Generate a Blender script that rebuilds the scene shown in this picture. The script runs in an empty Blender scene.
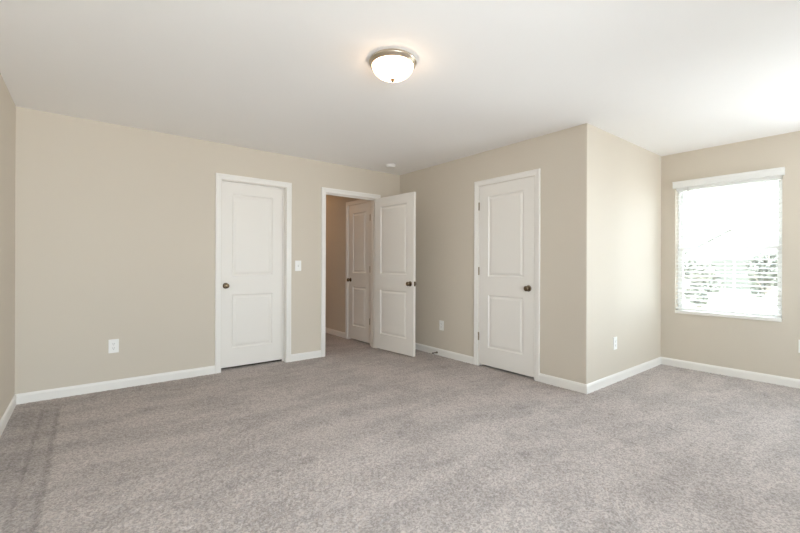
import bpy, bmesh, math, random
import numpy as np
from mathutils import Vector, Matrix

random.seed(7)
rng = np.random.default_rng(11)
S = bpy.context.scene
COL = S.collection

# ------------------------------------------------------------------ camera
H = 2.44
F_PX, YAW, ROLL = 397.36, math.radians(38.21), 0.0039
cam_d = bpy.data.cameras.new('camera')
cam_d.sensor_width = 36.0
cam_d.lens = F_PX / 800 * 36.0
cam_d.shift_y = -0.0030
cam_d.clip_start = 0.02
cam_d.clip_end = 500
cam = bpy.data.objects.new('camera', cam_d)
COL.objects.link(cam)
_r = Vector((math.cos(YAW), -math.sin(YAW), 0))
_f = Vector((math.sin(YAW), math.cos(YAW), 0))
_z = Vector((0, 0, 1))
_rr = _r * math.cos(ROLL) + _z * math.sin(ROLL)
_uu = _z * math.cos(ROLL) - _r * math.sin(ROLL)
M = Matrix.Identity(4)
for i in range(3):
    M[i][0], M[i][1], M[i][2] = _rr[i], _uu[i], -_f[i]
M[0][3], M[1][3], M[2][3] = -3.546, -4.512, 1.159
cam.matrix_world = M
S.camera = cam

# ------------------------------------------------------------------ world, exposure
SKY, GROUND = 13.4, 12.9
w = bpy.data.worlds.new('sky')
S.world = w
w.use_nodes = True
nt = w.node_tree
nt.nodes.clear()
out = nt.nodes.new('ShaderNodeOutputWorld')
bg = nt.nodes.new('ShaderNodeBackground')
tc = nt.nodes.new('ShaderNodeTexCoord')
sep = nt.nodes.new('ShaderNodeSeparateXYZ')
ramp = nt.nodes.new('ShaderNodeValToRGB')
nt.links.new(tc.outputs['Generated'], sep.inputs[0])
mr_ = nt.nodes.new('ShaderNodeMapRange')
mr_.inputs[1].default_value, mr_.inputs[2].default_value = -1, 1
nt.links.new(sep.outputs['Z'], mr_.inputs[0])
nt.links.new(mr_.outputs[0], ramp.inputs[0])
els = ramp.color_ramp.elements
els[0].position, els[0].color = 0.0, (1.0, 0.98, 0.95, 1)       # glow below the horizon, added in place of ground to light the ceiling
els[0].color = (.97 * GROUND / SKY, 1.0 * GROUND / SKY, 1.05 * GROUND / SKY, 1)
els[1].position, els[1].color = 1.0, (.72, .88, 1.04, 1)
q_ = els.new(.485)
q_.color = (.97 * GROUND / SKY, 1.0 * GROUND / SKY, 1.05 * GROUND / SKY, 1)
q_ = els.new(.505)
q_.color = (.84, .93, 1.03, 1)
nt.links.new(ramp.outputs[0], bg.inputs[0])
bg.inputs[1].default_value = SKY
nt.links.new(bg.outputs[0], out.inputs[0])

S.view_settings.view_transform = 'Standard'
S.view_settings.look = 'None'
S.view_settings.exposure = 0.0
S.view_settings.gamma = 1.0
S.view_settings.use_curve_mapping = False
try:
    S.cycles.use_denoising = True
    S.cycles.max_bounces = 14
    S.cycles.diffuse_bounces = 10
    S.cycles.sample_clamp_indirect = 12.0
except Exception:
    pass


def portal(name, loc, rot, sx, sy):
    """marks an opening through which the sky lights the room"""
    d = bpy.data.lights.new(name, 'AREA')
    d.shape = 'RECTANGLE'
    d.size, d.size_y = sx, sy
    d.cycles.is_portal = True
    o = bpy.data.objects.new(name, d)
    o.location = loc
    o.rotation_euler = rot
    COL.objects.link(o)


# ------------------------------------------------------------------ materials
def srgb(r, g, b):
    f = lambda c: (c / 255 / 12.92) if c / 255 <= .04045 else ((c / 255 + .055) / 1.055) ** 2.4
    return (f(r), f(g), f(b), 1)


def mat(name, rgb, rough=.5, metal=0, bump=0, bscale=60, var=0, vscale=8, spec=None):
    m = bpy.data.materials.new(name)
    m.use_nodes = True
    n, l = m.node_tree.nodes, m.node_tree.links
    p = n['Principled BSDF']
    p.inputs['Base Color'].default_value = srgb(*rgb)
    p.inputs['Roughness'].default_value = rough
    p.inputs['Metallic'].default_value = metal
    if spec is not None:
        p.inputs['Specular IOR Level'].default_value = spec
    t = n.new('ShaderNodeTexCoord')
    if var:
        no = n.new('ShaderNodeTexNoise')
        no.inputs['Scale'].default_value = vscale
        no.inputs['Detail'].default_value = 4
        l.new(t.outputs['Object'], no.inputs['Vector'])
        mx = n.new('ShaderNodeMix')
        mx.data_type = 'RGBA'
        c = srgb(*rgb)
        mx.inputs[6].default_value = (c[0] * (1 - var), c[1] * (1 - var), c[2] * (1 - var), 1)
        mx.inputs[7].default_value = (min(1, c[0] * (1 + var)), min(1, c[1] * (1 + var)), min(1, c[2] * (1 + var)), 1)
        l.new(no.outputs['Fac'], mx.inputs[0])
        l.new(mx.outputs[2], p.inputs['Base Color'])
    if bump:
        nb = n.new('ShaderNodeTexNoise')
        nb.inputs['Scale'].default_value = bscale
        nb.inputs['Detail'].default_value = 3
        l.new(t.outputs['Object'], nb.inputs['Vector'])
        b = n.new('ShaderNodeBump')
        b.inputs['Strength'].default_value = bump
        b.inputs['Distance'].default_value = .002
        l.new(nb.outputs['Fac'], b.inputs['Height'])
        l.new(b.outputs['Normal'], p.inputs['Normal'])
    return m


M_WALL = mat('greige_wall_paint', (209, 200, 186), .75, bump=.12, bscale=140, var=.012, vscale=2, spec=.3)
M_CEIL = mat('white_ceiling_paint', (246, 245, 244), .85, bump=.15, bscale=110, var=.01, vscale=2, spec=.2)
M_TRIM = mat('white_semi_gloss_trim', (236, 233, 228), .38, bump=.04, bscale=60, var=.008)
M_DOOR = mat('white_door_paint', (234, 230, 224), .4, bump=.06, bscale=90, var=.008)
M_NICKEL = mat('brushed_nickel', (196, 182, 164), .3, 1, bump=.03, bscale=300)
M_KNOB = mat('aged_nickel', (128, 112, 92), .24, 1, bump=.03, bscale=200)
M_HINGE = mat('worn_nickel_hinge', (150, 136, 118), .35, 1)
M_PLASTIC = mat('white_plastic', (240, 239, 236), .35, var=.005)
M_SLOT = mat('dark_slot', (40, 38, 36), .6)
M_BLIND = mat('white_blind_slat', (243, 243, 241), .45, bump=.03, bscale=200)
_n, _l = M_BLIND.node_tree.nodes, M_BLIND.node_tree.links
_tr = _n.new('ShaderNodeBsdfTranslucent')
_tr.inputs[0].default_value = (.9, .9, .88, 1)
_mx = _n.new('ShaderNodeMixShader')
_mx.inputs[0].default_value = .10
_l.new(_n['Principled BSDF'].outputs[0], _mx.inputs[1])
_l.new(_tr.outputs[0], _mx.inputs[2])
_l.new(_mx.outputs[0], _n['Material Output'].inputs[0])
M_VINYL = mat('white_window_vinyl', (240, 240, 238), .4)
M_CORD = mat('blind_cord', (225, 224, 220), .8)
M_SPRING = mat('spring_steel', (110, 102, 92), .35, 1)
M_RUBBER = mat('dark_rubber', (62, 56, 52), .7)
M_DARK = mat('grey_plaster', (120, 112, 102), .9)  # one even warm grey for the slab and closet back
M_GRASS = mat('mown_grass', (112, 120, 84), .95, bump=.4, bscale=30, var=.2, vscale=1.5)
M_SIDING = mat('pale_siding', (214, 210, 200), .8, var=.03)
M_SHINGLE = mat('grey_shingles', (112, 110, 106), .9, bump=.4, bscale=20, var=.15, vscale=3)
M_PANE = mat('window_pane', (96, 94, 86), .8)
M_LEAF = mat('foliage_green', (120, 119, 108), .8, var=.2, vscale=1)
M_BARK = mat('bark', (128, 118, 108), .9, bump=.5, bscale=12, var=.2, vscale=4)

M_GLASS = bpy.data.materials.new('window_glass')
M_GLASS.use_nodes = True
n, l = M_GLASS.node_tree.nodes, M_GLASS.node_tree.links
n.clear()
o_ = n.new('ShaderNodeOutputMaterial')
mx = n.new('ShaderNodeMixShader')
tr = n.new('ShaderNodeBsdfTransparent')
tr.inputs[0].default_value = (.95, .965, .955, 1)
gl = n.new('ShaderNodeBsdfGlossy')
gl.inputs['Roughness'].default_value = .02
fr = n.new('ShaderNodeFresnel')
fr.inputs['IOR'].default_value = 1.45
l.new(fr.outputs[0], mx.inputs[0])
l.new(tr.outputs[0], mx.inputs[1])
l.new(gl.outputs[0], mx.inputs[2])
l.new(mx.outputs[0], o_.inputs[0])

M_BOWL = bpy.data.materials.new('lit_frosted_glass')
M_BOWL.use_nodes = True
p = M_BOWL.node_tree.nodes['Principled BSDF']
p.inputs['Base Color'].default_value = (.9, .88, .84, 1)
p.inputs['Roughness'].default_value = .3
p.inputs['Emission Color'].default_value = (1.0, .68, .42, 1)
p.inputs['Emission Strength'].default_value = 11.0

# carpet: multi-tone greige yarn, brushed pile patches and the vacuum strip by the left wall
M_CARPET = bpy.data.materials.new('greige_cut_pile_carpet')
M_CARPET.use_nodes = True
n, l = M_CARPET.node_tree.nodes, M_CARPET.node_tree.links
p = n['Principled BSDF']
p.inputs['Roughness'].default_value = 1.0
p.inputs['Specular IOR Level'].default_value = .05
p.inputs['Sheen Weight'].default_value = .15
p.inputs['Sheen Roughness'].default_value = .6
t = n.new('ShaderNodeTexCoord')


def noise(scale, detail=3, rough=.6, vec=None):
    a = n.new('ShaderNodeTexNoise')
    a.inputs['Scale'].default_value = scale
    a.inputs['Detail'].default_value = detail
    a.inputs['Roughness'].default_value = rough
    l.new(vec if vec is not None else t.outputs['Object'], a.inputs['Vector'])
    return a.outputs['Fac']


def math_(op, a, b=None, c=None, clamp=False):
    q = n.new('ShaderNodeMath')
    q.operation = op
    q.use_clamp = clamp
    for i, v in enumerate((a, b, c)):
        if v is None:
            continue
        if isinstance(v, (int, float)):
            q.inputs[i].default_value = v
        else:
            l.new(v, q.inputs[i])
    return q.outputs[0]


def mrange(v, a, b, c, d):
    q = n.new('ShaderNodeMapRange')
    q.interpolation_type = 'SMOOTHSTEP'
    l.new(v, q.inputs[0])
    for i, x in enumerate((a, b, c, d)):
        q.inputs[i + 1].default_value = x
    return q.outputs[0]


mp = n.new('ShaderNodeMapping')
mp.inputs['Rotation'].default_value = (0, 0, math.radians(35))
mp.inputs['Scale'].default_value = (1.0, 2.4, 1)
l.new(t.outputs['Object'], mp.inputs['Vector'])
patch = mrange(noise(1.7, 5, .62, mp.outputs[0]), .38, .60, .88, 1.06)
blot = mrange(noise(4.5, 4, .65), .32, .44, .84, 1.0)
vo = n.new('ShaderNodeTexVoronoi')
vo.inputs['Scale'].default_value = 135
l.new(t.outputs['Object'], vo.inputs['Vector'])
vs = n.new('ShaderNodeSeparateColor')
l.new(vo.outputs['Color'], vs.inputs[0])
yarn = math_('MULTIPLY', mrange(vs.outputs[0], 0, 1, .76, 1.22), mrange(noise(75, 3, .7), .3, .7, .90, 1.10))
sx = n.new('ShaderNodeSeparateXYZ')
l.new(t.outputs['Object'], sx.inputs[0])
wob = math_('MULTIPLY', math_('SUBTRACT', noise(5, 3), .5), .025)
xx = math_('ADD', sx.outputs['X'], wob)


def band(c, wd, depth):
    d = math_('ABSOLUTE', math_('SUBTRACT', xx, c))
    return mrange(d, 0.0, wd, 1 - depth, 1.0)


strip = mrange(xx, -3.712, -3.700, .90, 1.02)
yfade = mrange(sx.outputs['Y'], -.45, -.15, 1.0, 0.0)
track = math_('MULTIPLY', math_('MULTIPLY', math_('MULTIPLY', band(-3.728, .03, .13), band(-3.885, .02, .07)), band(-3.82, .022, .13)), strip)
track = math_('ADD', math_('MULTIPLY', math_('SUBTRACT', track, 1.0), yfade), 1.0)
tone = math_('MULTIPLY', math_('MULTIPLY', patch, blot), math_('MULTIPLY', yarn, track))
vm = n.new('ShaderNodeVectorMath')
vm.operation = 'SCALE'
vm.inputs[0].default_value = srgb(176, 166, 161)[:3]
l.new(tone, vm.inputs['Scale'])
l.new(vm.outputs[0], p.inputs['Base Color'])
bm_ = n.new('ShaderNodeBump')
bm_.inputs['Strength'].default_value = .5
bm_.inputs['Distance'].default_value = .004
l.new(noise(260, 2, .7), bm_.inputs['Height'])
l.new(bm_.outputs[0], p.inputs['Normal'])


# ------------------------------------------------------------------ mesh helpers
def box(bm, a, b):
    x0, y0, z0 = a
    x1, y1, z1 = b
    v = [bm.verts.new(c) for c in ((x0, y0, z0), (x1, y0, z0), (x1, y1, z0), (x0, y1, z0),
                                   (x0, y0, z1), (x1, y0, z1), (x1, y1, z1), (x0, y1, z1))]
    for f in ((3, 2, 1, 0), (4, 5, 6, 7), (0, 1, 5, 4), (1, 2, 6, 5), (2, 3, 7, 6), (3, 0, 4, 7)):
        bm.faces.new([v[i] for i in f])


def lathe(bm, prof, seg=32, axis='Z', off=(0, 0, 0)):
    """prof: list of (radius, height) swept round an axis"""
    rings = []
    for r, h in prof:
        ring = []
        if r < 1e-6:
            c = (0, 0, h)
            ring = [c]
        else:
            ring = [(r * math.cos(2 * math.pi * k / seg), r * math.sin(2 * math.pi * k / seg), h) for k in range(seg)]
        vs = []
        for c in ring:
            c = Vector(c)
            if axis == 'Y':
                c = Vector((c.x, -c.z, c.y))
            elif axis == '-Y':
                c = Vector((c.x, c.z, -c.y))
            elif axis == 'X':
                c = Vector((c.z, c.y, -c.x))
            vs.append(bm.verts.new(c + Vector(off)))
        rings.append(vs)
    for a, b in zip(rings, rings[1:]):
        if len(a) == 1 and len(b) == 1:
            continue
        for k in range(seg):
            k2 = (k + 1) % seg
            if len(a) == 1:
                bm.faces.new((a[0], b[k2], b[k]))
            elif len(b) == 1:
                bm.faces.new((a[k], a[k2], b[0]))
            else:
                bm.faces.new((a[k], a[k2], b[k2], b[k]))


def tube(bm, pts, r, seg=8):
    pts = [Vector(q) for q in pts]
    rings = []
    for i, q in enumerate(pts):
        d = (pts[min(i + 1, len(pts) - 1)] - pts[max(i - 1, 0)]).normalized()
        u = d.cross(Vector((.13, .31, .94))).normalized()
        v = d.cross(u)
        rings.append([bm.verts.new(q + u * r * math.cos(2 * math.pi * k / seg) + v * r * math.sin(2 * math.pi * k / seg)) for k in range(seg)])
    for a, b in zip(rings, rings[1:]):
        for k in range(seg):
            bm.faces.new((a[k], a[(k + 1) % seg], b[(k + 1) % seg], b[k]))
    bm.faces.new(rings[0][::-1])
    bm.faces.new(rings[-1])


def obj(name, bm, m, parent=None, smooth=False, bevel=0, bseg=2):
    bmesh.ops.recalc_face_normals(bm, faces=bm.faces)
    me = bpy.data.meshes.new(name)
    bm.to_mesh(me)
    bm.free()
    me.materials.append(m)
    if smooth:
        for q in me.polygons:
            q.use_smooth = True
    o = bpy.data.objects.new(name, me)
    COL.objects.link(o)
    if parent:
        o.parent = parent
    if smooth:
        es = o.modifiers.new('edges', 'EDGE_SPLIT')
        es.split_angle = math.radians(40)
    if bevel:
        bv = o.modifiers.new('bevel', 'BEVEL')
        bv.width = bevel
        bv.segments = bseg
        bv.limit_method = 'ANGLE'
        bv.angle_limit = math.radians(40)
    return o


def tag(o, label=None, cat=None, group=None, kind=None):
    if label:
        o['label'] = label
    if cat:
        o['category'] = cat
    if group:
        o['group'] = group
    if kind:
        o['kind'] = kind
    return o


def empty(name, loc=(0, 0, 0), rz=0):
    o = bpy.data.objects.new(name, None)
    o.empty_display_size = .1
    o.location = loc
    o.rotation_euler = (0, 0, rz)
    COL.objects.link(o)
    return o


def copy_tree(o, parent=None):
    c = o.copy()
    COL.objects.link(c)
    if parent:
        c.parent = parent
    for ch in [q for q in bpy.data.objects if q.parent == o]:
        copy_tree(ch, c)
    return c


def boxes_obj(name, bl, m, parent=None, bevel=0):
    bm = bmesh.new()
    for a, b in bl:
        box(bm, a, b)
    return obj(name, bm, m, parent, bevel=bevel)


def structure(o, label, cat):
    return tag(o, label, cat, kind='structure')


# ------------------------------------------------------------------ dimensions
XL, XW, YC, YR = -4.0105, 1.7674, -2.7345, -5.60     # left wall, window wall, alcove side wall, rear wall
T = .115                                           # interior wall thickness
TO = .16                                           # outer wall thickness
YE = 3.40                                          # far end of the hall
HX = -.36                                          # hall right wall face
DH = 2.055                                         # door opening height
D1 = (-2.421, -1.704)                              # openings along x in the back wall
D2 = (-1.188, -.413)
DC = (-2.204, -1.476)                              # opening along y in the closet wall
D3 = (.217, .833)                                  # opening along y in the hall wall
WIN = (-3.774, -2.878, .609, 2.062)                # y0, y1, z0, z1 in the window wall


def wall_boxes(axis, f0, f1, a0, a1, openings, z0=0, z1=H):
    """boxes of a straight wall: faces f0..f1 across, runs a0..a1 along, openings (a,b,zb,zt)"""
    bl = []

    def add(p0, p1, q0, q1):
        if p1 - p0 < 1e-5 or q1 - q0 < 1e-5:
            return
        if axis == 'x':
            bl.append(((p0, f0, q0), (p1, f1, q1)))
        else:
            bl.append(((f0, p0, q0), (f1, p1, q1)))
    cur = a0
    for a, b, zb, zt in sorted(openings):
        add(cur, a, z0, z1)
        add(a, b, z0, zb)
        add(a, b, zt, z1)
        cur = b
    add(cur, a1, z0, z1)
    return bl


# ------------------------------------------------------------------ room shell
Z0 = -.03
back_open = [(D1[0], D1[1], Z0, DH), (D2[0], D2[1], Z0, DH)]
structure(boxes_obj('wall_back', wall_boxes('x', 0, T, XL, 0, back_open, Z0), M_WALL),
          'greige back wall with two white door openings', 'wall')
bm = bmesh.new()
for a_, b_ in wall_boxes('y', 0, T, YC, 0, [(DC[0], DC[1], Z0, DH)], Z0):
    box(bm, a_, b_)
corner = [q for q in bm.edges if all(abs(v.co.x) < 1e-5 and abs(v.co.y - YC) < 1e-5 for v in q.verts)]
bmesh.ops.bevel(bm, geom=corner, offset=.008, segments=3, profile=.5, affect='EDGES')
structure(obj('wall_right', bm, M_WALL), 'greige wall holding the closed door right of the open door', 'wall')
structure(boxes_obj('wall_alcove', [((T, YC, Z0), (XW, YC + T, H))], M_WALL),
          'brightly lit greige side wall between the closed door and the window corner', 'wall')
REARWIN = [(-3.95, -2.03, .30, 2.28), (.55, 1.62, .62, 2.1)]  # unseen windows, placed and sized for the daylight they let in
ADDED_LEFTWIN = (-5.48, -4.70, .62, 2.2)  # unseen window added to brighten the window wall
SIDEWIN = (-5.50, -3.98, .45, 2.25)  # unseen window, enlarged to brighten the ceiling near it
structure(boxes_obj('wall_window', wall_boxes('y', XW, XW + TO, YR - TO, YE, [WIN, SIDEWIN], Z0), M_WALL),
          'greige wall with the white blind over its window', 'wall')
structure(boxes_obj('wall_left', wall_boxes('y', XL - TO, XL, YR - TO, YE, [ADDED_LEFTWIN], Z0), M_WALL),
          'sliver of greige wall at the left edge', 'wall')
structure(boxes_obj('wall_rear', wall_boxes('x', YR - TO, YR, XL, XW, REARWIN, Z0), M_WALL),
          'greige rear wall behind the viewpoint', 'wall')
structure(boxes_obj('wall_hall', wall_boxes('y', HX, HX + T, T, YE, [(D3[0], D3[1], Z0, DH)], Z0), M_WALL),
          'dim brown hallway wall seen through the open doorway', 'wall')
structure(boxes_obj('wall_hall_left', [((-1.50 - T, T, Z0), (-1.50, YE, H))], M_WALL),
          'hallway wall left of the open doorway', 'wall')
structure(boxes_obj('wall_far', [((XL - TO, YE, Z0), (XW + TO, YE + .1, H))], M_WALL),
          'end wall of the hallway', 'wall')
structure(boxes_obj('ceiling', [((XL - TO, YR - TO, H), (XW + TO, YE + .1, H + .12))], M_CEIL),
          'flat white ceiling', 'ceiling')


# carpet: a fine mesh with real tufts standing up and down
def carpet():
    step = .0075
    xs = np.arange(XL - .02, XW + .03, step)
    ys = np.arange(YR - .02, .13, step)
    rects = [(xs, ys)]
    xs2 = np.arange(-1.52, HX + .15, step)
    ys2 = np.arange(ys[-1], YE + .02, step * 1.5)
    rects.append((xs2, ys2))
    V, Fs, base = [], [], 0
    for X, Y in rects:
        nx, ny = len(X), len(Y)
        gx, gy = np.meshgrid(X, Y)
        fine = rng.normal(0, 1, (ny, nx))
        c = rng.normal(0, 1, (ny // 3 + 3, nx // 3 + 3))
        coarse = np.kron(c, np.ones((3, 3)))[:ny, :nx]
        coarse = (coarse + np.roll(coarse, 1, 0) + np.roll(coarse, 1, 1) + np.roll(coarse, (1, 1), (0, 1))) / 2.6
        z = .0015 * np.clip(fine, -2, 2) + .0006 * np.clip(coarse, -2, 2) - .005
        jx = rng.uniform(-.3, .3, (ny, nx)) * step
        jy = rng.uniform(-.3, .3, (ny, nx)) * step
        if base == 0:
            gr = np.exp(-((gx + 3.735) / .018) ** 2) + .8 * np.exp(-((gx + 3.825) / .012) ** 2)
            z = z - .003 * gr * np.clip((-.2 - gy) / .2, 0, 1)
        V.append(np.stack([gx + jx, gy + jy, z], -1).reshape(-1, 3))
        ii = np.arange(nx * ny).reshape(ny, nx) + base
        Fs.append(np.stack([ii[:-1, :-1], ii[:-1, 1:], ii[1:, 1:], ii[1:, :-1]], -1).reshape(-1, 4))
        base += nx * ny
    V = np.concatenate(V)
    Fs = np.concatenate(Fs)
    me = bpy.data.meshes.new('floor')
    me.vertices.add(len(V))
    me.vertices.foreach_set('co', V.astype(np.float32).ravel())
    me.loops.add(Fs.size)
    me.loops.foreach_set('vertex_index', Fs.astype(np.int32).ravel())
    me.polygons.add(len(Fs))
    me.polygons.foreach_set('loop_start', (np.arange(len(Fs)) * 4).astype(np.int32))
    me.update(calc_edges=True)
    me.validate()
    me.materials.append(M_CARPET)
    o = bpy.data.objects.new('floor', me)
    COL.objects.link(o)
    return o


structure(carpet(), 'greige cut pile carpet covering the whole floor', 'floor')
structure(boxes_obj('floor_slab', [((XL - TO, YR - TO, -.15), (XW + TO, YE + .1, -.03))], M_DARK),
          'floor slab under the carpet', 'floor')


# ------------------------------------------------------------------ baseboards
BP = [(0, -.02), (.013, -.02), (.013, .060), (.009, .073), (.004, .080), (0, .080)]


def baseboard(name, a, b, nrm, m0, m1, label):
    a, b = Vector((a[0], a[1], 0)), Vector((b[0], b[1], 0))
    d = (b - a).normalized()
    nv = Vector((nrm[0], nrm[1], 0))
    bm = bmesh.new()
    A = [bm.verts.new(a + nv * q + d * (m0 * q) + _z * zz) for q, zz in BP]
    B = [bm.verts.new(b + nv * q - d * (m1 * q) + _z * zz) for q, zz in BP]
    k = len(BP)
    for i in range(k):
        bm.faces.new((A[i], A[(i + 1) % k], B[(i + 1) % k], B[i]))
    bm.faces.new(A)
    bm.faces.new(B[::-1])
    structure(obj(name, bm, M_TRIM), label, 'baseboard')


CW = .0575   # casing width
RV = .004    # reveal between jamb face and casing
CO = CW + RV
e = .0005
baseboard('baseboard_left', (XL, YR), (XL, 0), (1, 0), 1, 1, 'white baseboard along the wall at the left edge')
baseboard('baseboard_back', (XL, 0), (D1[0] - CO - e, 0), (0, -1), 1, 0, 'long white baseboard under the outlet on the back wall')
baseboard('baseboard_back', (D1[1] + CO + e, 0), (D2[0] - CO - e, 0), (0, -1), 0, 0, 'short white baseboard under the light switch')
baseboard('baseboard_back', (D2[1] + CO + e, 0), (0, 0), (0, -1), 0, 1, 'stub of white baseboard behind the open door')
baseboard('baseboard_right', (0, 0), (0, DC[1] + CO + e), (-1, 0), 1, 0, 'white baseboard between the open door and the closed door beside it')
baseboard('baseboard_right', (0, DC[0] - CO - e), (0, YC), (-1, 0), 0, -1, 'short white baseboard right of the closed right-hand door')
baseboard('baseboard_alcove', (0, YC), (XW, YC), (0, -1), -1, 1, 'white baseboard along the bright side wall')
baseboard('baseboard_window', (XW, YC), (XW, YR), (-1, 0), 1, 1, 'white baseboard under the window')
baseboard('baseboard_rear', (XW, YR), (XL, YR), (0, 1), 1, 1, 'white baseboard along the rear wall')
baseboard('baseboard_hall', (HX, D3[1] + CO + e), (HX, YE), (-1, 0), 0, 0, 'white baseboard in the hallway')


# ------------------------------------------------------------------ door casings and jambs
CP = [(RV, 0), (RV, .008), (RV + .006, .010), (.030, .012), (.044, .0165), (CO - .005, .0165), (CO, .013), (CO, 0)]


def door_trim(name, loc, rz, wd, thick, label, back=True, stop=None):
    """local x runs along the wall, local -y is the room side; opening 0..wd"""
    r = empty(name, loc, rz)
    structure(r, label, 'door frame')
    jt = .014

    def cas(face, sgn):
        bm = bmesh.new()
        loops = []
        for cx, sx_, top in ((0, -1, 0), (0, -1, 1), (wd, 1, 1), (wd, 1, 0)):
            loops.append([bm.verts.new((cx + sx_ * q, face + sgn * d, (DH + q) if top else -.02)) for q, d in CP])
        for A, B in zip(loops, loops[1:]):
            for i in range(len(CP) - 1):
                bm.faces.new((A[i], A[i + 1], B[i + 1], B[i]))
        bm.faces.new(loops[0])
        bm.faces.new(loops[-1][::-1])
        obj('casing', bm, M_TRIM, r)
    cas(0, -1)
    if back:
        cas(thick, 1)
    # jamb boards lie inside the opening's faces
    boxes_obj('jamb', [((0 - .001, .0005, -.02), (.003, thick - .0005, DH)), ((wd - .003, .0005, -.02), (wd + .001, thick - .0005, DH)),
                       ((.003, .0005, DH - .003), (wd - .003, thick - .0005, DH))], M_TRIM, r)
    if stop:
        y0, y1 = stop
        boxes_obj('stop_strip', [((.003, y0, -.02), (.014, y1, DH - .003)), ((wd - .014, y0, -.02), (wd - .003, y1, DH - .003)),
                                 ((.014, y0, DH - .014), (wd - .014, y1, DH - .003))], M_TRIM, r)
    return r


# ------------------------------------------------------------------ panelled door slabs
ST, TR, LR0, LR1, BR = .128, .122, .815, 1.025, .222      # stile, top rail, lock rail bottom/top, bottom rail (heights from the floor)
ZB, ZT = .019, 2.050


def slab_bm(wd, th=.035):
    bm = bmesh.new()
    xs = [0, ST, wd - ST, wd]
    zs = [ZB, BR, LR0, LR1, ZT - TR, ZT]
    prof = [(0, 0), (.006, .007), (.013, .0105), (.019, .0105), (.040, .0035), (.046, .003)]
    for side in (0, 1):
        def P(x, z, d):
            return bm.verts.new((x, d if side == 0 else th - d, z))
        for i in range(3):
            for j in range(5):
                x0, x1, z0, z1 = xs[i], xs[i + 1], zs[j], zs[j + 1]
                if i == 1 and j in (1, 3):
                    prev = None
                    for o, d in prof:
                        cur = [P(x0 + o, z0 + o, d), P(x1 - o, z0 + o, d), P(x1 - o, z1 - o, d), P(x0 + o, z1 - o, d)]
                        if prev:
                            for k in range(4):
                                bm.faces.new((prev[k], prev[(k + 1) % 4], cur[(k + 1) % 4], cur[k]))
                        prev = cur
                    bm.faces.new(prev)
                else:
                    bm.faces.new([P(x0, z0, 0), P(x1, z0, 0), P(x1, z1, 0), P(x0, z1, 0)])
    for j in range(5):
        for x in (0, wd):
            bm.faces.new([bm.verts.new(c) for c in ((x, 0, zs[j]), (x, th, zs[j]), (x, th, zs[j + 1]), (x, 0, zs[j + 1]))])
    for i in range(3):
        for z in (ZB, ZT):
            bm.faces.new([bm.verts.new(c) for c in ((xs[i], 0, z), (xs[i + 1], 0, z), (xs[i + 1], th, z), (xs[i], th, z))])
    bmesh.ops.remove_doubles(bm, verts=bm.verts, dist=1e-5)
    return bm


KN = [(0, .057), (.012, .0565), (.021, .0535), (.0265, .048), (.0275, .042), (.024, .035), (.016, .031), (.0115, .027),
      (.0110, .020), (.014, .012), (.026, .009), (.031, .006), (.0325, 0)]


def door(name, loc, rz, wd, label, knob_x, th=.035, hinge_x=None, hinge_y=0, latch=False, z_k=.915):
    r = empty(name, loc, rz)
    structure(r, label, 'door')
    obj('door_slab', slab_bm(wd, th), M_DOOR, r, bevel=.0012, bseg=1)
    for ax, y in (('Y', 0), ('-Y', th)):
        bm = bmesh.new()
        lathe(bm, KN, 28, ax, (knob_x, y, z_k))
        obj('door_knob', bm, M_KNOB, r, smooth=True)
    if hinge_x is not None:
        for zz in (.335, 1.083, 1.825):
            bm = bmesh.new()
            lathe(bm, [(0, -.047), (.0078, -.045), (.0078, .045), (0, .047)], 14, 'Z', (hinge_x, hinge_y, zz))
            box(bm, (hinge_x - .001, hinge_y, zz - .044), (hinge_x + .001, hinge_y + .02, zz + .044))
            obj('hinge', bm, M_HINGE, r)
    if latch:
        bm = bmesh.new()
        box(bm, (wd, th / 2 - .0125, z_k - .029), (wd + .0016, th / 2 + .0125, z_k + .029))
        lp = obj('latch_plate', bm, M_KNOB, r)
        bm = bmesh.new()
        box(bm, (wd + .0016, th / 2 - .007, z_k - .009), (wd + .005, th / 2 + .007, z_k + .009))
        obj('latch_bolt', bm, M_KNOB, lp, bevel=.003)
    return r


w1 = D1[1] - D1[0]
door_trim('trim_1', (D1[0], 0, 0), 0, w1, T, 'white frame around the closed door on the back wall', stop=(.066, .0785))
door('door_1', (D1[0] + .004, .080, 0), 0, w1 - .008, 'closed white two panel door on the back wall', .062)
w2 = D2[1] - D2[0]
door_trim('trim_2', (D2[0], 0, 0), 0, w2, T, 'white frame around the open doorway', stop=(.040, .052))
# swung into the room on its right-hand hinges: local x runs from the hinge to the free edge
OPEN = math.radians(94.6)
door('door_2', (D2[1] - .006 + .035 * math.sin(math.pi + OPEN), -.0155 - .035 * math.cos(math.pi + OPEN), 0), math.pi + OPEN, w2 - .012,
     'white two panel door standing open into the room', w2 - .012 - .062, hinge_x=-.004, hinge_y=.039, latch=True)
wc = DC[1] - DC[0]
door_trim('trim_3', (0, DC[1], 0), -math.pi / 2, wc, T, 'white frame around the closed door beside the bright side wall', back=False, stop=(.0385, .05))
door('door_3', (.0015, DC[1] - .007, 0), -math.pi / 2, wc - .012, 'closed white two panel door nearest the bright side wall', wc - .012 - .066,
     hinge_x=-.003, hinge_y=-.006)
w3 = D3[1] - D3[0]
door_trim('trim_4', (HX, D3[1], 0), -math.pi / 2, w3, T, 'shaded door frame inside the hallway', back=False, stop=(.0385, .05))
door('door_4', (HX + .0015, D3[1] - .004, 0), -math.pi / 2, w3 - .010, 'shaded two panel door inside the hallway', .06,
     hinge_x=w3 - .007, hinge_y=-.006)
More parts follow.
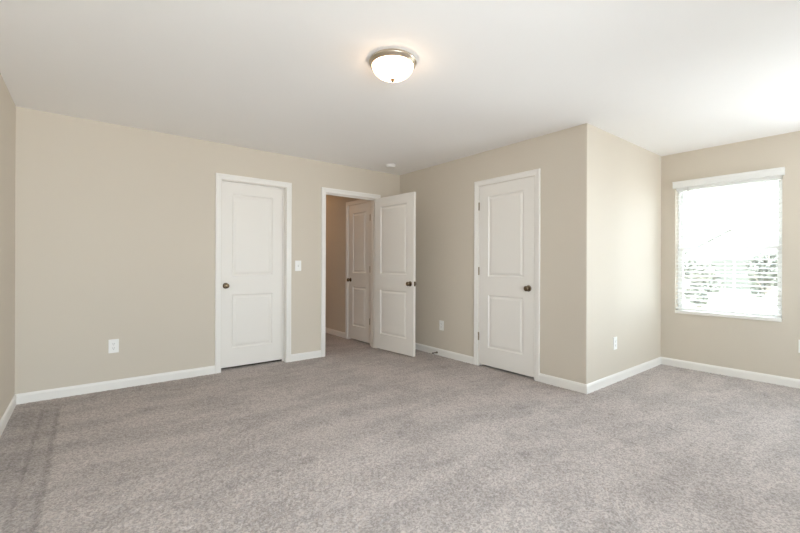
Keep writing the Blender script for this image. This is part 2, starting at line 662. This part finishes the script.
# rooms behind the closed doors stay shut off by these backs
structure(boxes_obj('wall_closet_back', [((T + .6, YC + T, Z0), (T + .64, -.05, H))], M_DARK), 'back of the closet behind the closed door', 'wall')

# ------------------------------------------------------------------ window, sill, sashes
WX = XW + .085       # inner face of the vinyl window


def window(name, y0, y1, z0, z1, label):
    r = empty(name, (XW, y0, z0), 0)
    structure(r, label, 'window')
    wd, ht = y1 - y0, z1 - z0
    fx0, fx1 = .085, .150
    t_ = .020
    boxes_obj('window_frame', [((fx0, 0, 0), (fx1, t_, ht)), ((fx0, wd - t_, 0), (fx1, wd, ht)),
                               ((fx0, t_, 0), (fx1, wd - t_, t_)), ((fx0, t_, ht - t_), (fx1, wd - t_, ht))], M_VINYL, r, bevel=.002)
    mid = ht * .5
    for nm, xa, za, zb in (('lower_sash', .092, t_, mid + .02), ('upper_sash', .122, mid - .02, ht - t_)):
        s = .028
        q = boxes_obj(nm, [((xa, t_, za), (xa + .026, t_ + s, zb)), ((xa, wd - t_ - s, za), (xa + .026, wd - t_, zb)),
                           ((xa, t_ + s, za), (xa + .026, wd - t_ - s, za + s)), ((xa, t_ + s, zb - s), (xa + .026, wd - t_ - s, zb))],
                      M_VINYL, r, bevel=.0015)
        boxes_obj('glass', [((xa + .011, t_ + s - .004, za + s - .004), (xa + .015, wd - t_ - s + .004, zb - s + .004))], M_GLASS, q)
    boxes_obj('sill', [((-.012, .002, 0), (.085, wd - .002, .034))], M_TRIM, r, bevel=.004)
    return r


window('window_1', *WIN, 'bright double hung window behind the white blind')
window('window_2', *SIDEWIN, 'unseen second window further along the window wall, enlarged for its light')
portal('window_portal', (XW + TO + .02, (WIN[0] + WIN[1]) / 2, (WIN[2] + WIN[3]) / 2), (0, math.pi / 2, 0), WIN[3] - WIN[2], WIN[1] - WIN[0])
portal('window_portal', (XW + TO + .02, (SIDEWIN[0] + SIDEWIN[1]) / 2, (SIDEWIN[2] + SIDEWIN[3]) / 2), (0, math.pi / 2, 0), SIDEWIN[3] - SIDEWIN[2], SIDEWIN[1] - SIDEWIN[0])
for i, (loc, rz, (a, b, c, d)) in enumerate([((q[0], YR), 0, q) for q in REARWIN] + [((XL, ADDED_LEFTWIN[1]), -math.pi / 2, ADDED_LEFTWIN)]):
    r = empty('window_%d' % (i + 3), (loc[0], loc[1], c), rz)
    structure(r, 'unseen window placed behind the viewpoint for its light', 'window')
    wd, ht, t_ = b - a, d - c, .05
    boxes_obj('window_frame', [((0, -.15, 0), (t_, -.09, ht)), ((wd - t_, -.15, 0), (wd, -.09, ht)), ((t_, -.15, 0), (wd - t_, -.09, t_)),
                               ((t_, -.15, ht - t_), (wd - t_, -.09, ht)), ((t_, -.15, ht / 2 - .02), (wd - t_, -.09, ht / 2 + .02))], M_VINYL, r)
    boxes_obj('glass', [((t_ - .005, -.122, t_ - .005), (wd - t_ + .005, -.118, ht - t_ + .005))], M_GLASS, r)
    m_ = Matrix.Rotation(rz, 3, 'Z') @ Vector((wd / 2, -TO - .02, 0))
    portal('window_portal', (loc[0] + m_.x, loc[1] + m_.y, (c + d) / 2), (-math.pi / 2, 0, rz + math.pi), wd, ht)

# ------------------------------------------------------------------ horizontal blind
bl = empty('window_blind', (XW, (WIN[0] + WIN[1]) / 2, WIN[2]), 0)
tag(bl, 'white horizontal slat blind lowered over the bright window', 'blind')
bw = (WIN[1] - WIN[0]) / 2
bm = bmesh.new()
vy, vz0, vz1 = .466, 1.428, 1.502
pf = [(-.004, vz0), (-.030, vz0), (-.034, vz0 + .006), (-.034, vz1 - .022), (-.039, vz1 - .014), (-.042, vz1 - .008), (-.042, vz1), (-.004, vz1)]
A = [bm.verts.new((x, -vy, z)) for x, z in pf]
B = [bm.verts.new((x, vy, z)) for x, z in pf]
for i in range(len(pf)):
    j = (i + 1) % len(pf)
    bm.faces.new((A[i], A[j], B[j], B[i]))
bm.faces.new(A)
bm.faces.new(B[::-1])
obj('valance', bm, M_BLIND, bl)
SX = .032           # slat line behind the wall face
boxes_obj('headrail', [((SX - .025, -bw + .006, 1.400), (SX + .025, bw - .006, 1.452))], M_BLIND, bl, bevel=.002)
bm = bmesh.new()
pitch, tilt = .0455, math.radians(11)
zz = 1.385
zs_ = []
while zz > .095:
    zs_.append(zz)
    pts = []
    for k in range(7):
        s = -1 + k / 3
        x = s * .025
        cr = .0035 * (1 - s * s)
        pts.append((x * math.cos(tilt) - cr * math.sin(tilt), x * math.sin(tilt) + cr * math.cos(tilt)))
    ring = [(SX + x, zz + z + .0012) for x, z in pts] + [(SX + x, zz + z - .0012) for x, z in pts[::-1]]
    A = [bm.verts.new((x, -bw + .008, z)) for x, z in ring]
    B = [bm.verts.new((x, bw - .008, z)) for x, z in ring]
    kk = len(ring)
    for i in range(kk):
        bm.faces.new((A[i], A[(i + 1) % kk], B[(i + 1) % kk], B[i]))
    bm.faces.new(A)
    bm.faces.new(B[::-1])
    zz -= pitch
obj('slats', bm, M_BLIND, bl)
boxes_obj('bottom_rail', [((SX - .025, -bw + .008, .046), (SX + .025, bw - .008, .064))], M_BLIND, bl, bevel=.004)
for yy in (-.30, 0, .30):
    bm = bmesh.new()
    for dx in (-.026, .026):
        tube(bm, [(SX + dx, yy, 1.41), (SX + dx, yy, .064)], .0009, 6)
    obj('ladder_cord', bm, M_CORD, bl)
bm = bmesh.new()
tube(bm, [(SX - .036, .325, 1.43), (SX - .038, .325, .84)], .0058, 8)
obj('tilt_wand', bm, M_CORD, bl)

# ------------------------------------------------------------------ ceiling light
LX, LY = -2.040, -2.518
lt = empty('ceiling_light', (LX, LY, H), 0)
tag(lt, 'lit white glass bowl ceiling light with brushed nickel ring', 'ceiling light')
bm = bmesh.new()
lathe(bm, [(0, -.001), (.139, -.001), (.142, -.006), (.147, -.013), (.150, -.018), (.147, -.024), (.140, -.028), (.137, -.034), (.132, -.038), (.129, -.036), (.129, -.020), (.120, -.014), (0, -.014)], 72)
obj('ring', bm, M_NICKEL, lt, smooth=True)
bm = bmesh.new()
prof = [(.1285 * math.cos(a), -.036 - .084 * math.sin(a)) for a in [i * math.pi / 2 / 18 for i in range(19)]]
prof[-1] = (0, prof[-1][1])
prof = [(.1285, -.024)] + prof
lathe(bm, prof, 72)
obj('glass_bowl', bm, M_BOWL, lt, smooth=True)
bm = bmesh.new()
lathe(bm, [(0, -.118), (.014, -.119), (.0155, -.123), (.011, -.127), (.0115, -.130), (.007, -.135), (0, -.136)], 24)
obj('finial', bm, M_KNOB, lt, smooth=True)

hl = bpy.data.lights.new('hall_fill', 'POINT')  # unseen light without a fixture, added to warm and brighten the hallway
hl.energy, hl.color, hl.shadow_soft_size = 8, (1, .60, .30), .09
ho = bpy.data.objects.new('hall_fill', hl)
ho.location = (-1.0, 2.4, 2.30)
COL.objects.link(ho)

# ------------------------------------------------------------------ smoke detector
sd = empty('smoke_detector', (-.463, -.401, H), 0)
tag(sd, 'small round white smoke detector on the ceiling above the open door', 'smoke detector')
bm = bmesh.new()
lathe(bm, [(0, -.001), (.068, -.001), (.070, -.004), (.068, -.012), (.064, -.014), (0, -.014)], 40)
obj('base', bm, M_PLASTIC, sd, smooth=True)
bm = bmesh.new()
lathe(bm, [(.058, -.014), (.060, -.018), (.058, -.027), (.048, -.035), (.020, -.038), (0, -.038)], 40)
obj('cover', bm, M_PLASTIC, sd, smooth=True)
bm = bmesh.new()
lathe(bm, [(0, -.0379), (.010, -.0379), (.010, -.040), (0, -.0405)], 20)
obj('test_button', bm, M_PLASTIC, sd, smooth=True)


# ------------------------------------------------------------------ outlets and the switch
def plate_bm():
    bm = bmesh.new()
    pw, ph = .039, .0625
    box(bm, (-pw, -.006, -ph), (pw, -.0003, ph))
    return bm


def make_outlet(loc, rz, label):
    r = empty('electrical_outlet', loc, rz)
    tag(r, label, 'electrical outlet', 'wall outlets around the room')
    obj('cover_plate', plate_bm(), M_PLASTIC, r, bevel=.003)
    for s in (-1, 1):
        bm = bmesh.new()
        lathe(bm, [(0, 0), (.0165, 0), (.0175, -.0005), (.0175, -.001), (0, -.001)], 28, 'Y', (0, -.0072, s * .0195))
        for v in bm.verts:
            v.co.z = s * .0195 + max(-.0135, min(.0135, v.co.z - s * .0195))
        q = obj('receptacle', bm, M_PLASTIC, r)
        for x, hh in ((-.0065, .0045), (.0065, .0035)):
            boxes_obj('slot', [((x - .0013, -.0079, s * .0195 + .003 - hh), (x + .0013, -.0073, s * .0195 + .003 + hh))], M_SLOT, q)
        bm = bmesh.new()
        lathe(bm, [(0, .0001), (.0026, .0001), (.0026, .0007), (0, .0007)], 12, 'Y', (0, -.0072, s * .0195 - .0085))
        obj('ground_hole', bm, M_SLOT, q)
    bm = bmesh.new()
    lathe(bm, [(.003, 0), (.003, .001), (0, .0014)], 14, 'Y', (0, -.006, 0))
    obj('screw', bm, M_PLASTIC, r)
    return r


o1 = make_outlet((-3.352, 0, .393), 0, 'white outlet low on the back wall, left of the closed door')
for loc, rz, lab in (((0, -.871, .381), -math.pi / 2, 'white outlet between the open door and the closed door beside it'),
                     ((.572, YC, .382), 0, 'white outlet low on the brightly lit side wall'),
                     ((XW, -3.928, .395), -math.pi / 2, 'white outlet on the window wall, cut by the right photo edge')):
    c = copy_tree(o1)
    c.location = loc
    c.rotation_euler = (0, 0, rz)
    c['label'] = lab

sw = empty('light_switch', (-1.554, 0, 1.134), 0)
tag(sw, 'white toggle light switch between the closed door and the open doorway', 'light switch')
obj('switch_plate', plate_bm(), M_PLASTIC, sw, bevel=.003)
bm = bmesh.new()
box(bm, (-.005, -.0075, -.012), (.005, -.006, .012))
q = obj('toggle_slot', bm, mat('toggle_recess', (205, 203, 198), .5), sw)
bm = bmesh.new()
v = [bm.verts.new(c) for c in ((-.0036, -.0075, -.002), (.0036, -.0075, -.002), (.0036, -.0075, .010), (-.0036, -.0075, .010),
                               (-.003, -.019, .006), (.003, -.019, .006), (.003, -.018, .0125), (-.003, -.018, .0125))]
for f in ((3, 2, 1, 0), (4, 5, 6, 7), (0, 1, 5, 4), (1, 2, 6, 5), (2, 3, 7, 6), (3, 0, 4, 7)):
    bm.faces.new([v[i] for i in f])
obj('toggle', bm, M_PLASTIC, q)
for s in (-1, 1):
    bm = bmesh.new()
    lathe(bm, [(.003, 0), (.003, .001), (0, .0014)], 14, 'Y', (0, -.006, s * .03))
    obj('screw', bm, M_PLASTIC, sw)

# ------------------------------------------------------------------ spring door stop on the baseboard
ds = empty('door_stop', (-.0132, -.80, .028), 0)
tag(ds, 'small metal spring door stop on the baseboard behind the open door', 'door stop')
bm = bmesh.new()
lathe(bm, [(0, 0), (.013, 0), (.013, -.003), (.007, -.008), (0, -.008)], 20, 'X')
obj('base_cup', bm, M_SPRING, ds)
bm = bmesh.new()
tube(bm, [(-.006 - .058 * k / 168, .0052 * math.cos(k * .75), .0052 * math.sin(k * .75)) for k in range(169)], .0012, 6)
obj('spring', bm, M_SPRING, ds)
bm = bmesh.new()
lathe(bm, [(0, -.064), (.006, -.064), (.0085, -.067), (.0085, -.076), (.006, -.079), (0, -.079)], 20, 'X')
obj('rubber_tip', bm, M_RUBBER, ds, smooth=True)

# ------------------------------------------------------------------ outside, seen faintly through the blind
GZ = -3.3
structure(boxes_obj('ground', [((20, -15, GZ - .2), (75, 25, GZ))], M_GRASS), 'pale lawn far below the window', 'ground')
hs = empty('house', (36, 3.7, GZ), 0)
tag(hs, 'pale neighbouring house glimpsed through the blind', 'house')
hw, he, hp, hd = 3.5, 5.2, 7.3, 9.0
bm = bmesh.new()
A = [bm.verts.new(c) for c in ((0, -hw, 0), (0, hw, 0), (0, hw, he), (0, 0, hp), (0, -hw, he))]
B = [bm.verts.new((hd, q.co.y, q.co.z)) for q in A]
bm.faces.new(A)
bm.faces.new(B[::-1])
for i in range(5):
    bm.faces.new((A[i], A[(i + 1) % 5], B[(i + 1) % 5], B[i]))
obj('walls', bm, M_SIDING, hs)
bm = bmesh.new()
for s in (-1, 1):
    sl = (hp - he) / hw
    pts = [(-.4, 0, hp + .02), (-.4, s * (hw + .4), he - .4 * sl + .02), (hd + .4, s * (hw + .4), he - .4 * sl + .02), (hd + .4, 0, hp + .02)]
    lo = [bm.verts.new(c) for c in pts]
    hi = [bm.verts.new((c[0], c[1], c[2] + .18)) for c in pts]
    bm.faces.new(lo)
    bm.faces.new(hi[::-1])
    for i in range(4):
        bm.faces.new((lo[i], lo[(i + 1) % 4], hi[(i + 1) % 4], hi[i]))
obj('roof', bm, M_SHINGLE, hs)
for y0, y1 in ((-1.55, -.12), (.02, 1.45)):
    f = boxes_obj('window', [((-.06, y0 - .1, 2.35), (-.005, y0, 5.0)), ((-.06, y1, 2.35), (-.005, y1 + .0, 5.0)),
                             ((-.06, y0, 2.35), (-.005, y1, 2.45)), ((-.06, y0, 4.9), (-.005, y1, 5.0)), ((-.06, y0, 3.65), (-.005, y1, 3.73))], M_VINYL, hs)
    boxes_obj('pane', [((-.045, y0, 2.45), (-.02, y1, 4.9))], M_PANE, f)


def tree(loc, h, cr, label, seed):
    rr = random.Random(seed)
    r = empty('tree', loc)
    tag(r, label, 'tree', 'trees outside the window')
    bm = bmesh.new()
    lathe(bm, [(.22, 0), (.16, h * .3), (.11, h * .6), (.02, h * .9)], 12)
    for k in range(7):
        a = k * 2.4
        z = h * (.4 + .06 * k)
        tube(bm, [(0, 0, z), (cr * .4 * math.cos(a), cr * .4 * math.sin(a), z + h * .1), (cr * .75 * math.cos(a), cr * .75 * math.sin(a), z + h * .22)], .04, 6)
    obj('trunk', bm, M_BARK, r)
    bm = bmesh.new()
    blobs = [(rr.uniform(-.5, .5) * cr, rr.uniform(-.5, .5) * cr, h * rr.uniform(.5, .9), cr * rr.uniform(.4, .62)) for _ in range(12)]
    for _ in range(5200):
        bx, by, bz, br = rr.choice(blobs)
        d = Vector((rr.gauss(0, 1), rr.gauss(0, 1), rr.gauss(0, 1))).normalized() * br * rr.uniform(.6, 1) ** .5
        c = Vector((bx, by, bz)) + d
        u = Vector((rr.gauss(0, 1), rr.gauss(0, 1), rr.gauss(0, 1))).normalized()
        v = u.cross(Vector((rr.gauss(0, 1), rr.gauss(0, 1), rr.gauss(0, 1)))).normalized()
        s = rr.uniform(.07, .14)
        bm.faces.new([bm.verts.new(c + q) for q in (u * s, v * s * .6, -u * s, -v * s * .6)])
    obj('crown', bm, M_LEAF, r)


tree((24, 2.8, GZ), 5.0, 1.0, 'small pale tree left of the house window seen through the blind', 1)
tree((27, .3, GZ), 5.8, 1.0, 'pale leafy tree right of the house seen through the blind', 2)
